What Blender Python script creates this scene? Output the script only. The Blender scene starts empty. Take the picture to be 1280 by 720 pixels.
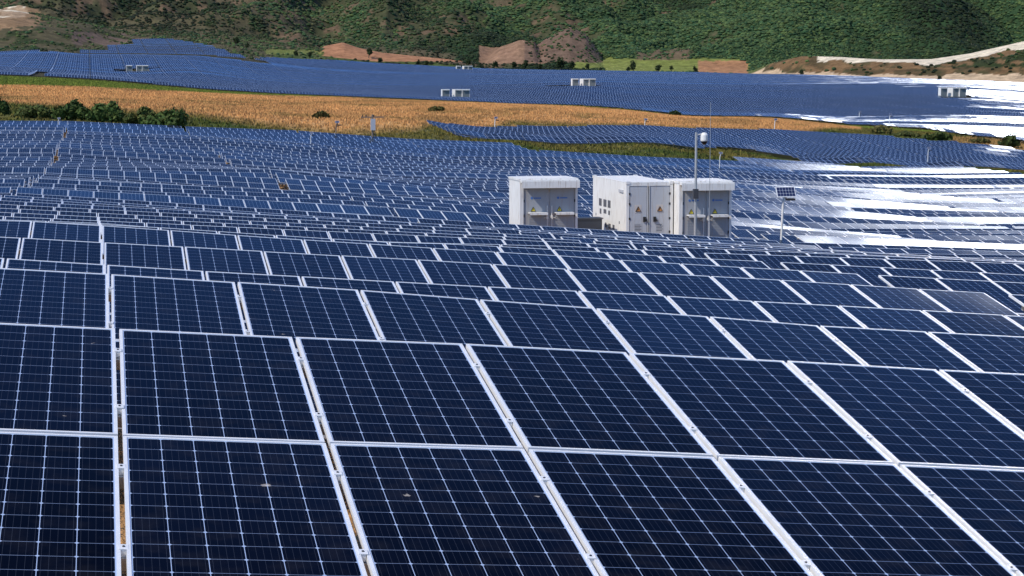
import bpy, math, random
import numpy as np
from mathutils import Vector, Matrix, Euler
random.seed(7); rng = np.random.default_rng(7)
R = math.radians

# ------------------------------------------------------------------ camera
F = 2466.0; YH = 100.0                       # focal length in photo pixels, eye-level line
PITCH = math.atan((360 - YH) / F)
scene = bpy.context.scene
cam_d = bpy.data.cameras.new("camera"); cam = bpy.data.objects.new("camera", cam_d)
scene.collection.objects.link(cam)
cam_d.sensor_width = 36; cam_d.lens = 36 * F / 1280
cam_d.clip_start = 0.3; cam_d.clip_end = 12000
cam.location = (0, 0, 0); cam.rotation_euler = (R(90) - PITCH, 0, 0)
scene.camera = cam
scene.view_settings.view_transform = 'Standard'; scene.view_settings.look = 'None'
scene.view_settings.exposure = 0.0; scene.view_settings.gamma = 1
scene.render.resolution_x = 1024; scene.render.resolution_y = 576

# ------------------------------------------------------------------ world, sky with cloud bank
SUN_EL = R(47); SUN_AZ = R(-125)             # azimuth from +Y towards +X: the sun stands to the left, a little behind
sdir = Vector((math.cos(SUN_EL) * math.sin(SUN_AZ), math.cos(SUN_EL) * math.cos(SUN_AZ), math.sin(SUN_EL)))
w = bpy.data.worlds.new("World"); scene.world = w; w.use_nodes = True
nt = w.node_tree; nt.nodes.clear()
def N(nt, t, **k):
    n = nt.nodes.new(t)
    for a, b in k.items(): setattr(n, a, b)
    return n
out = N(nt, 'ShaderNodeOutputWorld'); bg = N(nt, 'ShaderNodeBackground'); bg.inputs[1].default_value = 0.145
sky = N(nt, 'ShaderNodeTexSky', sky_type='NISHITA'); sky.sun_disc = False
sky.sun_elevation = SUN_EL; sky.sun_rotation = SUN_AZ
sky.dust_density = 0.1; sky.air_density = 1.0; sky.ozone_density = 4.0
def M(nt, op, a=None, b=None, c=None, clamp=False):
    n = nt.nodes.new('ShaderNodeMath'); n.operation = op; n.use_clamp = clamp
    for i, v in enumerate((a, b, c)):
        if v is None: continue
        if isinstance(v, (int, float)): n.inputs[i].default_value = v
        else: nt.links.new(v, n.inputs[i])
    return n.outputs[0]
def SS(nt, v, lo, hi):
    n = nt.nodes.new('ShaderNodeMapRange'); n.interpolation_type = 'SMOOTHSTEP'
    nt.links.new(v, n.inputs[0]); n.inputs[1].default_value = lo; n.inputs[2].default_value = hi
    return n.outputs[0]
tc = N(nt, 'ShaderNodeTexCoord'); sp = N(nt, 'ShaderNodeSeparateXYZ'); nt.links.new(tc.outputs['Generated'], sp.inputs[0])
az = M(nt, 'ARCTAN2', sp.outputs[0], sp.outputs[1]); el = M(nt, 'ARCSINE', sp.outputs[2])
mp = N(nt, 'ShaderNodeMapping'); mp.inputs['Scale'].default_value = (5, 5, 16); nt.links.new(tc.outputs['Generated'], mp.inputs[0])
no = N(nt, 'ShaderNodeTexNoise'); no.inputs['Scale'].default_value = 1.6; no.inputs['Detail'].default_value = 6
nt.links.new(mp.outputs[0], no.inputs[0])
wob = M(nt, 'MULTIPLY_ADD', no.outputs[0], 0.30, -0.15)
azw = M(nt, 'ADD', az, wob); elw = M(nt, 'ADD', el, M(nt, 'MULTIPLY', wob, 0.2))
CLOUD_AZ = 10.3; CLOUD_LO = 4.0; CLOUD_HI = 17.9
m1 = SS(nt, azw, R(CLOUD_AZ - .6), R(CLOUD_AZ + 2.0)); m2 = SS(nt, elw, R(CLOUD_HI + 1.0), R(CLOUD_HI - 1.0))
m2 = M(nt, 'SUBTRACT', 1, SS(nt, elw, R(CLOUD_HI - 1.4), R(CLOUD_HI + 1.4)))
st_n = N(nt, 'ShaderNodeTexNoise'); st_m = N(nt, 'ShaderNodeMapping'); st_m.inputs['Scale'].default_value = (9, 9, 46); nt.links.new(tc.outputs['Generated'], st_m.inputs[0])
st_n.inputs['Scale'].default_value = 1.0; st_n.inputs['Detail'].default_value = 5; nt.links.new(st_m.outputs[0], st_n.inputs[0])
streak = SS(nt, M(nt, 'ADD', st_n.outputs[0], M(nt, 'MULTIPLY', SS(nt, el, R(14), R(16.5)), .09)), .45, .53)
m1 = M(nt, 'MULTIPLY', m1, streak)
m3 = SS(nt, elw, R(CLOUD_LO), R(CLOUD_LO + 3)); m4 = M(nt, 'SUBTRACT', 1, SS(nt, azw, R(23), R(28)))
mask = M(nt, 'MULTIPLY', M(nt, 'MULTIPLY', m1, m2), M(nt, 'MULTIPLY', m3, m4))
mx = N(nt, 'ShaderNodeMix', data_type='RGBA'); nt.links.new(mask, mx.inputs[0])
deep = N(nt, 'ShaderNodeVectorMath', operation='MULTIPLY'); nt.links.new(sky.outputs[0], deep.inputs[0]); deep.inputs[1].default_value = (.66, .88, 1.18)
nt.links.new(deep.outputs[0], mx.inputs[6]); mx.inputs[7].default_value = (135, 112, 98, 1)
nt.links.new(mx.outputs[2], bg.inputs[0]); nt.links.new(bg.outputs[0], out.inputs[0])

sun_d = bpy.data.lights.new("sun", 'SUN'); sun_d.energy = 4.2; sun_d.angle = R(0.5); sun_d.color = (1, 0.94, 0.85)
sun = bpy.data.objects.new("sun", sun_d); scene.collection.objects.link(sun)
sun.rotation_euler = sdir.to_track_quat('Z', 'Y').to_euler()

# ------------------------------------------------------------------ helpers
col = scene.collection
def tag(o, label=None, cat=None, group=None, kind=None):
    for k, v in (('label', label), ('category', cat), ('group', group), ('kind', kind)):
        if v: o[k] = v
    return o
def empty(name, loc=(0, 0, 0), rz=0.0):
    o = bpy.data.objects.new(name, None); col.objects.link(o); o.location = loc
    o.rotation_euler = (0, 0, rz); o.empty_display_size = .3; return o
class MB:
    def __init__(s): s.v = []; s.f = []; s.m = []; s.uv = {}
    def face(s, pts, m=0, uv=None):
        b = len(s.v); s.v += [tuple(p) for p in pts]; s.f.append(tuple(range(b, b + len(pts)))); s.m.append(m)
        if uv: s.uv[len(s.f) - 1] = uv
    def box(s, x0, x1, y0, y1, z0, z1, m=0, T=None):
        c = [Vector((x, y, z)) for z in (z0, z1) for y in (y0, y1) for x in (x0, x1)]
        if T is not None: c = [T @ p for p in c]
        b = len(s.v); s.v += [tuple(p) for p in c]
        for q in ((0, 2, 3, 1), (4, 5, 7, 6), (0, 1, 5, 4), (2, 6, 7, 3), (0, 4, 6, 2), (1, 3, 7, 5)):
            s.f.append(tuple(b + i for i in q)); s.m.append(m)
    def tube(s, p0, p1, r0, r1=None, n=8, m=0, caps=True):
        p0 = Vector(p0); p1 = Vector(p1); r1 = r0 if r1 is None else r1
        d = (p1 - p0).normalized(); a = d.orthogonal().normalized(); c = d.cross(a); b = len(s.v)
        for p, r in ((p0, r0), (p1, r1)):
            for i in range(n):
                t = 2 * math.pi * i / n; s.v.append(tuple(p + (a * math.cos(t) + c * math.sin(t)) * r))
        for i in range(n):
            j = (i + 1) % n; s.f.append((b + i, b + j, b + n + j, b + n + i)); s.m.append(m)
        if caps:
            s.f.append(tuple(b + i for i in reversed(range(n)))); s.m.append(m)
            s.f.append(tuple(b + n + i for i in range(n))); s.m.append(m)
    def mesh(s, name, mats):
        me = bpy.data.meshes.new(name); me.from_pydata(s.v, [], s.f)
        for mt in (mats if isinstance(mats, (list, tuple)) else [mats]): me.materials.append(mt)
        me.polygons.foreach_set('material_index', s.m)
        if s.uv:
            uvl = me.uv_layers.new(name='UVMap')
            for fi, uv in s.uv.items():
                for k, li in enumerate(me.polygons[fi].loop_indices): uvl.data[li].uv = uv[k]
        me.update(); return me
    def build(s, name, mats, parent=None):
        return link(name, s.mesh(name, mats), parent)
def link(name, me, parent=None, loc=None):
    o = bpy.data.objects.new(name, me); col.objects.link(o)
    if parent: o.parent = parent
    if loc is not None: o.location = loc
    return o
def big_mesh(name, V, Fq, mats, uv=None, colr=None, smooth=False):
    """numpy mesh: V (n,3), Fq (m,k) same corner count"""
    me = bpy.data.meshes.new(name); k = Fq.shape[1]
    me.vertices.add(len(V)); me.vertices.foreach_set('co', np.asarray(V, np.float32).ravel())
    me.loops.add(Fq.size); me.loops.foreach_set('vertex_index', Fq.astype(np.int32).ravel())
    me.polygons.add(len(Fq)); me.polygons.foreach_set('loop_start', np.arange(0, Fq.size, k, dtype=np.int32))
    if uv is not None:
        l = me.uv_layers.new(name='UVMap'); l.data.foreach_set('uv', uv.astype(np.float32).ravel())
    if colr is not None:
        c = me.color_attributes.new('tint', 'FLOAT_COLOR', 'POINT'); c.data.foreach_set('color', np.asarray(colr, np.float32).ravel())
    for mt in mats: me.materials.append(mt)
    me.update(calc_edges=True)
    me.polygons.foreach_set('use_smooth', np.full(len(Fq), bool(smooth)))
    return me

# ------------------------------------------------------------------ materials
def mat(name, base=(.5, .5, .5), rough=.6, metal=0, spec=.5, noise=None, bump=0):
    m = bpy.data.materials.new(name); m.use_nodes = True; t = m.node_tree; p = t.nodes['Principled BSDF']
    p.inputs['Base Color'].default_value = (*base, 1); p.inputs['Roughness'].default_value = rough
    p.inputs['Metallic'].default_value = metal; p.inputs['Specular IOR Level'].default_value = spec
    if noise:
        sc, amt = noise
        c = N(t, 'ShaderNodeTexCoord'); n = N(t, 'ShaderNodeTexNoise'); n.inputs['Scale'].default_value = sc; n.inputs['Detail'].default_value = 6
        t.links.new(c.outputs['Object'], n.inputs[0])
        x = N(t, 'ShaderNodeMix', data_type='RGBA'); t.links.new(n.outputs[0], x.inputs[0])
        x.inputs[6].default_value = (*[v * (1 - amt) for v in base], 1); x.inputs[7].default_value = (*[min(1, v * (1 + amt)) for v in base], 1)
        t.links.new(x.outputs[2], p.inputs['Base Color'])
        if bump:
            b = N(t, 'ShaderNodeBump'); b.inputs['Strength'].default_value = bump; t.links.new(n.outputs[0], b.inputs['Height']); t.links.new(b.outputs[0], p.inputs['Normal'])
    return m

CW, CH = .157, .146                          # cell size
PW, PL, FR = .987, 1.794, .0175               # panel width, length, frame bar
PP, PV = 1.0115, 1.8149                      # pitch along the row, pitch down the slope
def panel_mat():
    m = bpy.data.materials.new("photovoltaic_cells"); m.use_nodes = True; t = m.node_tree; p = t.nodes['Principled BSDF']
    uvn = N(t, 'ShaderNodeUVMap'); s = N(t, 'ShaderNodeSeparateXYZ'); t.links.new(uvn.outputs[0], s.inputs[0])
    # position inside one panel
    u = M(t, 'MODULO', s.outputs[0], PP); v = M(t, 'MODULO', s.outputs[1], PV)
    cu = M(t, 'DIVIDE', M(t, 'SUBTRACT', u, (PW - 6 * CW) / 2), CW); cv = M(t, 'DIVIDE', M(t, 'SUBTRACT', v, (PL - 12 * CH) / 2), CH)
    fu = M(t, 'FRACT', cu); fv = M(t, 'FRACT', cv)
    du = M(t, 'MULTIPLY', M(t, 'SUBTRACT', .5, M(t, 'ABSOLUTE', M(t, 'SUBTRACT', fu, .5))), CW)
    dv = M(t, 'MULTIPLY', M(t, 'SUBTRACT', .5, M(t, 'ABSOLUTE', M(t, 'SUBTRACT', fv, .5))), CH)
    vline = M(t, 'LESS_THAN', du, .0017); hline = M(t, 'LESS_THAN', dv, .0017)
    dia = M(t, 'LESS_THAN', M(t, 'ADD', du, dv), .011)
    out_u = M(t, 'MAXIMUM', M(t, 'LESS_THAN', cu, 0), M(t, 'GREATER_THAN', cu, 6))
    out_v = M(t, 'MAXIMUM', M(t, 'LESS_THAN', cv, 0), M(t, 'GREATER_THAN', cv, 12))
    bb = M(t, 'MULTIPLY', M(t, 'ABSOLUTE', M(t, 'SUBTRACT', M(t, 'FRACT', M(t, 'MULTIPLY', fu, 5)), .5)), CW / 5)
    bus = M(t, 'LESS_THAN', bb, .0009)
    back = M(t, 'MAXIMUM', M(t, 'MAXIMUM', vline, dia), M(t, 'MAXIMUM', out_u, out_v))
    # cell tone varies a little from cell to cell and panel to panel
    idx = N(t, 'ShaderNodeCombineXYZ')
    t.links.new(M(t, 'FLOOR', M(t, 'ADD', cu, M(t, 'MULTIPLY', M(t, 'FLOOR', M(t, 'DIVIDE', s.outputs[0], PP)), 17))), idx.inputs[0])
    t.links.new(M(t, 'FLOOR', M(t, 'ADD', cv, M(t, 'MULTIPLY', M(t, 'FLOOR', M(t, 'DIVIDE', s.outputs[1], PV)), 31))), idx.inputs[1])
    oi = N(t, 'ShaderNodeObjectInfo'); t.links.new(oi.outputs['Random'], idx.inputs[2])
    wn = N(t, 'ShaderNodeTexWhiteNoise', noise_dimensions='3D'); t.links.new(idx.outputs[0], wn.inputs[0])
    tone = M(t, 'ADD', M(t, 'MULTIPLY', wn.outputs[0], .35), M(t, 'ADD', .65, M(t, 'MULTIPLY', oi.outputs['Random'], .5)))
    cc = N(t, 'ShaderNodeVectorMath', operation='SCALE'); cc.inputs[0].default_value = CELL; t.links.new(tone, cc.inputs['Scale'])
    mixb = N(t, 'ShaderNodeMix', data_type='RGBA'); t.links.new(M(t, 'MULTIPLY', bus, .13), mixb.inputs[0])
    t.links.new(cc.outputs[0], mixb.inputs[6]); mixb.inputs[7].default_value = (.16, .19, .26, 1)
    mixh = N(t, 'ShaderNodeMix', data_type='RGBA'); t.links.new(M(t, 'MULTIPLY', hline, .75), mixh.inputs[0])
    t.links.new(mixb.outputs[2], mixh.inputs[6]); mixh.inputs[7].default_value = (.22, .29, .44, 1)
    mixw = N(t, 'ShaderNodeMix', data_type='RGBA'); t.links.new(back, mixw.inputs[0])
    t.links.new(mixh.outputs[2], mixw.inputs[6]); mixw.inputs[7].default_value = (.34, .43, .60, 1)
    # dust and droppings
    tcx = N(t, 'ShaderNodeTexCoord'); ns = N(t, 'ShaderNodeTexNoise'); ns.inputs['Scale'].default_value = 7; ns.inputs['Detail'].default_value = 8
    va = N(t, 'ShaderNodeVectorMath', operation='ADD'); t.links.new(tcx.outputs['Object'], va.inputs[0])
    vs = N(t, 'ShaderNodeVectorMath', operation='SCALE'); t.links.new(oi.outputs['Location'], vs.inputs[0]); vs.inputs['Scale'].default_value = .37
    t.links.new(vs.outputs[0], va.inputs[1]); t.links.new(va.outputs[0], ns.inputs[0])
    spot = SS(t, ns.outputs[0], .75, .775)
    mixd = N(t, 'ShaderNodeMix', data_type='RGBA'); t.links.new(M(t, 'ADD', M(t, 'MULTIPLY', spot, .6), M(t, 'MULTIPLY', SS(t, ns.outputs[0], .45, .75), .012)), mixd.inputs[0])
    t.links.new(mixw.outputs[2], mixd.inputs[6]); mixd.inputs[7].default_value = (.45, .40, .34, 1)
    t.links.new(mixd.outputs[2], p.inputs['Base Color'])
    p.inputs['Roughness'].default_value = .5; p.inputs['Specular IOR Level'].default_value = 0
    # anti-reflective solar glass: weak, blue-tinted mirror that strengthens towards grazing view
    gl = N(t, 'ShaderNodeBsdfGlossy'); tv = N(t, 'ShaderNodeVectorMath', operation='SCALE'); tv.inputs[0].default_value = SPECT[:3]
    pid = N(t, 'ShaderNodeCombineXYZ'); t.links.new(M(t, 'FLOOR', M(t, 'DIVIDE', s.outputs[0], PP)), pid.inputs[0]); t.links.new(M(t, 'FLOOR', M(t, 'DIVIDE', s.outputs[1], PV)), pid.inputs[1]); t.links.new(M(t, 'MULTIPLY', oi.outputs['Random'], 91), pid.inputs[2])
    pw = N(t, 'ShaderNodeTexWhiteNoise', noise_dimensions='3D'); t.links.new(pid.outputs[0], pw.inputs[0])
    t.links.new(M(t, 'MULTIPLY_ADD', pw.outputs[0], .3, .8), tv.inputs['Scale']); t.links.new(tv.outputs[0], gl.inputs['Color']); gl.inputs['Roughness'].default_value = .05
    fr = N(t, 'ShaderNodeFresnel'); fr.inputs['IOR'].default_value = 1.125
    ms = N(t, 'ShaderNodeMixShader'); t.links.new(M(t, 'MULTIPLY', M(t, 'SUBTRACT', fr.outputs[0], .030, clamp=True), 1.35), ms.inputs[0]); t.links.new(p.outputs[0], ms.inputs[1]); t.links.new(gl.outputs[0], ms.inputs[2])
    t.links.new(ms.outputs[0], t.nodes['Material Output'].inputs[0])
    return m
CELL = (.0016, .0028, .008); SPECT = (.60, .76, .96, 1)
M_cell = panel_mat()
M_alu = mat("frame_aluminium", (.73, .73, .72), .42, .08, noise=(9, .12))
M_dusty = mat("galvanised_steel", (.55, .54, .52), .5, .5, noise=(14, .25))
M_back = mat("panel_backsheet", (.35, .36, .38), .7)
M_under = mat('panel_underside', (.10, .10, .105), .7)
M_bolt = mat("bolt_dark", (.05, .05, .055), .5, .6)

# ------------------------------------------------------------------ terrain height, from surveyed points
H = R(12.0)
T0 = np.array([-2.246, 11.2, -1.4066])       # upper corner of the first panel column of the front row
UH = np.array([math.cos(H), math.sin(H)]); NH = np.array([-math.sin(H), math.cos(H)])
PITCHROW = 4.715; UP = PP * .9975
TILT = R(9.65)
ctrl = []                                     # (xp, yp, depth)
def D_of(xp, s): return F * PP * (math.cos(H) - (xp - 640) / F * math.sin(H)) / s
def rayn(xp, yp, n):                          # survey line n metres up-field of the front row
    d = np.array([(xp - 640) / F, 1.0]); e = (YH - yp) / F
    s = ((T0[:2] @ NH) + n) / (d @ NH); return s
rows_xy = [
 [(0,403.0),(147,410.2),(372.5,421),(584,429.8),(796,441.5),(990,452),(1175.3,463.2),(1350,472.5),(1500,480)],
 [(0,333.2),(152,342.7),(310.3,352.8),(462.2,363),(610.3,375),(757.5,386),(896,396.4),(1035,408.3),(1170,415.8),(1290,422.2),(1390,427)],
 [(18.7,323.8),(145.3,331.6),(269,339.6),(389,346),(506.8,352.6),(622.5,359),(731,364),(845.6,370.6),(954,377),(1059.7,382.5),(1161,388.4),(1260,394.2),(1340,398.5)],
 [(0,295.3),(27.8,297),(131.3,303),(232.5,308.4),(332,314),(429,319.4),(525,324.6),(619.7,330.3),(800.6,340.3),(889.5,345),(977,349.7),(1062.8,355.3),(1147,361),(1228,365.8),(1310,370.4)],
 [(0,273.3),(40.3,276),(127.6,281.4),(213.8,287.5),(298,293.7),(380.6,299.4),(462,304.6),(543.8,310),(620.7,314.6),(695.7,319),(776,324.7),(852,329.4),(925,333.7),(998.7,337.8),(1084,342.9),(1169,347.8),(1260,352.8)],
 [(0,276.5),(130,280.5),(275.6,289),(348,294),(420,298.8),(489,303),(560,304.6),(627,308),(695.7,311.8),(761,315.2),(828,320),(892,323.7)]]
# camera-space y is a projection on the pitched image plane, so rays are computed properly
cP, sP = math.cos(PITCH), math.sin(PITCH)
def elev(xp, yp):                             # (a = X/Y, e = Z/Y) of a photo pixel
    k = (yp - 360) / F
    Y = cP - k * sP; Z = -sP - k * cP
    return (xp - 640) / F / Y, Z / Y
pts = []
def add(xp, yp, D, off=0.0):
    a, e = elev(xp, yp); pts.append((a, math.log(D), e + off / D))
for k, rr in enumerate(rows_xy):
    for xp, yp in rr:
        a, e = elev(xp, yp)
        n = PITCHROW * k + T0[:2] @ NH; d = np.array([a, 1.0]); add(xp, yp, n / (d @ NH))
for xp, yp, s in [(264,274,46.9),(140,266,48.8),(350,271,39.5),(560,280,38),(350,256,30.7),(540,266,29.2),(690,278,28.8),
    (350,246,28.5),(350,239,26.2),(500,249,24.1),(350,228,18.7),(520,243,18.2),(350,219,18.3),(520,230,17.8),
    (350,203,13),(520,210,12.2),(690,212,11.5),(350,190,12.1),(350,176,10.3),(350,168,9.6),(620,190,9.2),(690,193,9.5),
    (130,248.5,39),(130,234,30),(130,227,27),(130,205,17.5),(130,182,13.7),(130,161,10.2),(20,157,9.9),(20,205,17.5),(20,236,30),
    (1180,320,39.8),(1150,312,27.8),(1190,298,21),(1190,273,15.9),(1190,235,10),(1170,222,9.3),(1030,280,17.5),(980,253,16.0),
    (960,228,10.8),(940,210,9.2),
    (0,152,9.6),(240,159,9.3),(440,170,8.9),(550,174,8.7),(650,184,8.9),(760,194,8.9),(870,198,8.7),(1000,203,8.3),(1100,206,8.3),(1180,210,8.5),(1280,217,8.9)]:
    add(xp, yp, D_of(xp, s))
for q in [(600,273.5,80.5),(690,278,81.5),(786,283,82.5),(899,293,84),(276,291,37),(276,291,44),(130,279,39),(350,240.5,100),(350,241,114),(350,214,160),(130,227,114),(130,205,160),
    (540,283,69),(540,251,110),(540,228,160),(690,293,64),(690,293,75),(1150,321,74),(1000,306,60),(540,304,38),(540,302,46)]: add(*q)
# grass and weeds behind the first field (ground itself: 1.25 m below panel level)
for q in [(0,140,300),(0,120,420),(0,107,520),(0,98,590),(240,150,300),(240,130,420),(240,117,540),(440,163,300),(440,145,400),(440,128,540),
    (545,160,330),(640,178,300),(640,150,430),(640,131,600),(800,184,305),(800,155,440),(800,141,580),(960,199,308),(960,160,450),(960,149,560),
    (1100,206,312),(1100,167,455),(1200,210,318),(1200,176,440),(1270,181,440)]: add(*q, off=1.25)
for q in [(560,162,335),(560,155,375),(690,172,315),(690,156,400),(860,179,320),(860,160,410),(1000,197,325),(1000,165,420),(1150,204,328),(1150,178,415),(1270,205,332),(1270,187,415),
    (0,90,680),(130,96,680),(260,108,660),(430,117,650),(570,120,705),(650,126,650),(860,141,620),(1050,151,600),(1160,158,560),(1280,170,520),
    (175,89,870),(730,106,830),(580,86,1200),(1190,118,760),(900,115,800),(300,88,950),(100,83,880),(230,85,880),(1050,115,800),
    (0,64,1050),(60,62,1050),(130,69,1000),(190,69.5,1000),(250,70.5,1020),(310,74,1050),(340,71,1150),(420,75,1200),(520,81,1250),(600,85,1280),(750,88,1280),(870,90,1280),(940,92,1200),(1000,93,1130),(1100,96,1080),(1180,99,1050),(1280,103,1020),
    (100,66,1055),(140,66.5,1060),(200,67,1070),(250,68.5,1070),(140,55,1185),(200,47,1255),(200,60,1130),(260,55,1200),(300,66,1130)]: add(*q)
P = np.array(pts); X = np.stack([P[:, 0] * 4, P[:, 1]], 1); n = len(X)
def phi(d2): return .5 * d2 * np.log(d2 + 1e-12)
A = np.zeros((n + 3, n + 3)); A[:n, :n] = phi(((X[:, None] - X[None]) ** 2).sum(-1)) + np.eye(n) * 1e-5
A[:n, n] = 1; A[:n, n + 1:] = X; A[n:, :n] = A[:n, n:].T
Wt = np.linalg.solve(A, np.concatenate([P[:, 2], np.zeros(3)]))
def surf_e(a, D):                             # height of the panel surface over its distance
    a = np.clip(a, -.31, .31); q = np.stack([a * 4, np.log(np.clip(D, 9.0, 1320.0))], -1).reshape(-1, 2)
    o = np.empty(len(q))
    for i in range(0, len(q), 20000):
        b = q[i:i + 20000]; o[i:i + 20000] = phi(((b[:, None] - X[None]) ** 2).sum(-1)) @ Wt[:n] + Wt[n] + b @ Wt[n + 1:]
    return o.reshape(np.shape(a))
def surf(x, y):                               # panel-surface height at world x, y
    x = np.asarray(x, float); y = np.asarray(y, float)
    D = np.maximum(y, 1e-3); a = x / np.maximum(D, 3); Dc = np.clip(D, 9, 1320)
    return surf_e(a, D) * Dc
def hash2(x, y):
    s = np.sin(x * 127.1 + y * 311.7) * 43758.5453; return s - np.floor(s)
def vnoise(x, y):
    xi = np.floor(x); yi = np.floor(y); fx = x - xi; fy = y - yi; fx = fx * fx * (3 - 2 * fx); fy = fy * fy * (3 - 2 * fy)
    a = hash2(xi, yi); b = hash2(xi + 1, yi); c = hash2(xi, yi + 1); d = hash2(xi + 1, yi + 1)
    return (a * (1 - fx) + b * fx) * (1 - fy) + (c * (1 - fx) + d * fx) * fy
def fbm(x, y, o=4):
    r = 0; s = .5
    for i in range(o): r = r + vnoise(x + i * 17.3, y - i * 9.1) * s; x = x * 2.03; y = y * 2.03; s *= .5
    return r
def sst(x, a, b):
    t = np.clip((x - a) / (b - a), 0, 1); return t * t * (3 - 2 * t)
def xpx(x, y): return 640 + F * x / np.maximum(y, 1.0) * 1.0          # bearing expressed in photo pixels (close to it)
FOOT = 1290.0
def interp(xp, tab): return np.interp(xp, [q[0] for q in tab], [q[1] for q in tab])
far_edge = [(-400,1040),(0,1050),(60,1050),(97,1045),(99,1115),(133,1115),(135,1185),(166,1185),(168,1255),(210,1255),(262,1200),(292,1130),(316,1075),(345,1150),(420,1200),(520,1250),(600,1285),(870,1285),(940,1200),(1000,1130),(1100,1080),(1180,1050),(1280,1020),(1700,1000)]
def ridge_z(y_pix, D): return elev(640, y_pix)[1] * D
def hill(xp, D, crest, D0, D1, D2, base):
    """a hill whose crest line runs at distance D1, foot D0, back D2"""
    c = np.interp(xp, [q[0] for q in crest], [elev(640, q[1])[1] * D1 for q in crest])
    up = sst(D, D0, D1) ** .8; dn = 1 - sst(D, D1, D2)
    return np.where(D < D1, up, dn) * np.maximum(c - base, 0)
def ground_z(x, y):
    x = np.asarray(x, float); y = np.asarray(y, float)
    xp = xpx(x, y); D = np.maximum(y, 1e-3)
    z = surf(x, y) - 1.25
    base = z
    near = 1 - sst(D, 900, 1000)
    fe = interp(xp, far_edge)
    rough = fbm(x / 3.1, y / 3.1, 3) - .45
    z = z + rough * .12
    # mountains
    s = np.clip((D - FOOT) / 1500, 0, 3)
    big = fbm(x / 190 + 3.7, y / 260 + 1.2, 5); rid = 1 - np.abs(2 * fbm(x / 150 + 9.1, y / 420 + 4.4, 4) / .94 - 1)
    mtn = (s ** 1.25) * 250 * (.55 + .9 * big) + sst(D, FOOT, FOOT + 260) * (rid - .55) * 95 * (.5 + s)
    mtn += sst(D, FOOT, FOOT + 120) * (fbm(x / 42, y / 60, 4) - .47) * 30
    edge = 1 - sst(np.abs(xp - 640), 9000, 16000)
    h = np.where(D > FOOT, mtn, 0) * edge
    # low hills standing in front of the mountain
    wob = (fbm(x / 55 + 7, y / 55, 4) - .47)
    fs = interp(xp, [(-400,1060),(60,1066),(95,1095),(135,1190),(170,1262),(215,1268),(262,1222),(300,1160),(345,1165)])
    h1 = hill(xp, D, [(-500,20),(-60,6),(20,8),(60,20),(100,29),(140,36),(200,42),(260,52),(320,66),(345,95)], 1065 , 1330, 1500, base) * (1 + wob * .5)
    h1 = np.where(xp < 330, h1, h1 * np.clip((360 - xp) / 30, 0, 1)) * sst(D, fs, fs + 130)
    h2 = hill(xp, D, [(640,100),(665,62),(690,46),(712,37),(732,45),(750,70),(765,100)], 1300, 1400, 1490, base) * (1 + wob * .4)
    h3 = hill(xp, D, [(575,100),(600,80),(625,58),(650,50),(668,52),(680,75),(690,100)], 1300, 1380, 1460, base) * (1 + wob * .4)
    h4 = hill(xp, D, [(780,100),(800,72),(822,61),(845,64),(858,80),(868,100)], 1320, 1400, 1460, base) * (1 + wob * .4)
    h5 = hill(xp, D, [(880,110),(930,84),(960,74),(1000,70),(1050,71),(1100,74),(1160,74),(1210,67),(1240,60),(1280,51),(1400,30),(1800,10)], 1010, 1190, 1340, base) * (1 + wob * .12)
    h5 = h5 * sst(D, fe + 8, fe + 70)
    h6 = hill(xp, D, [(395,100),(405,58),(430,53),(450,60),(480,66),(560,74),(600,80),(620,100)], 1275, 1335, 1420, base)
    hh = np.maximum.reduce([h, h1, h2, h3, h4, h5, h6])
    return z + hh

# land cover --------------------------------------------------------------
near_edge_D = [(0,252),(240,258),(440,268),(550,272),(650,264),(760,262),(870,266),(1000,274),(1100,274),(1180,270),(1280,256)]
near_edge_D = [(x_, D_of(x_, s_) + 2) for x_, s_ in [(-300,9.9),(0,9.6),(240,9.3),(440,8.9),(550,8.7),(650,8.9),(760,8.9),(870,8.7),(1000,8.3),(1100,8.3),(1180,8.5),(1280,8.9),(1600,9.0)]]
far_near_D = [(-400,680),(0,680),(130,680),(260,660),(430,650),(650,650),(860,620),(1050,600),(1160,560),(1200,470),(1280,450),(1700,440)]
GREEN = (.050, .075, .016); DKGREEN = (.020, .036, .010); ORANGE = (.52, .275, .10); OLIVE = (.115, .105, .028)
SOIL = (.30, .17, .075); BROWN = (.105, .070, .038); SAND = (.66, .56, .40); FOREST = (.022, .050, .019); LIME = (.17, .19, .045); CLAY = (.36, .17, .085)
def proj_y(x, y, z):
    # vertical photo coordinate of a world point
    zc = y * cP - z * sP; yc = -(z * cP + y * sP); return 360 + F * yc / zc
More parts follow.
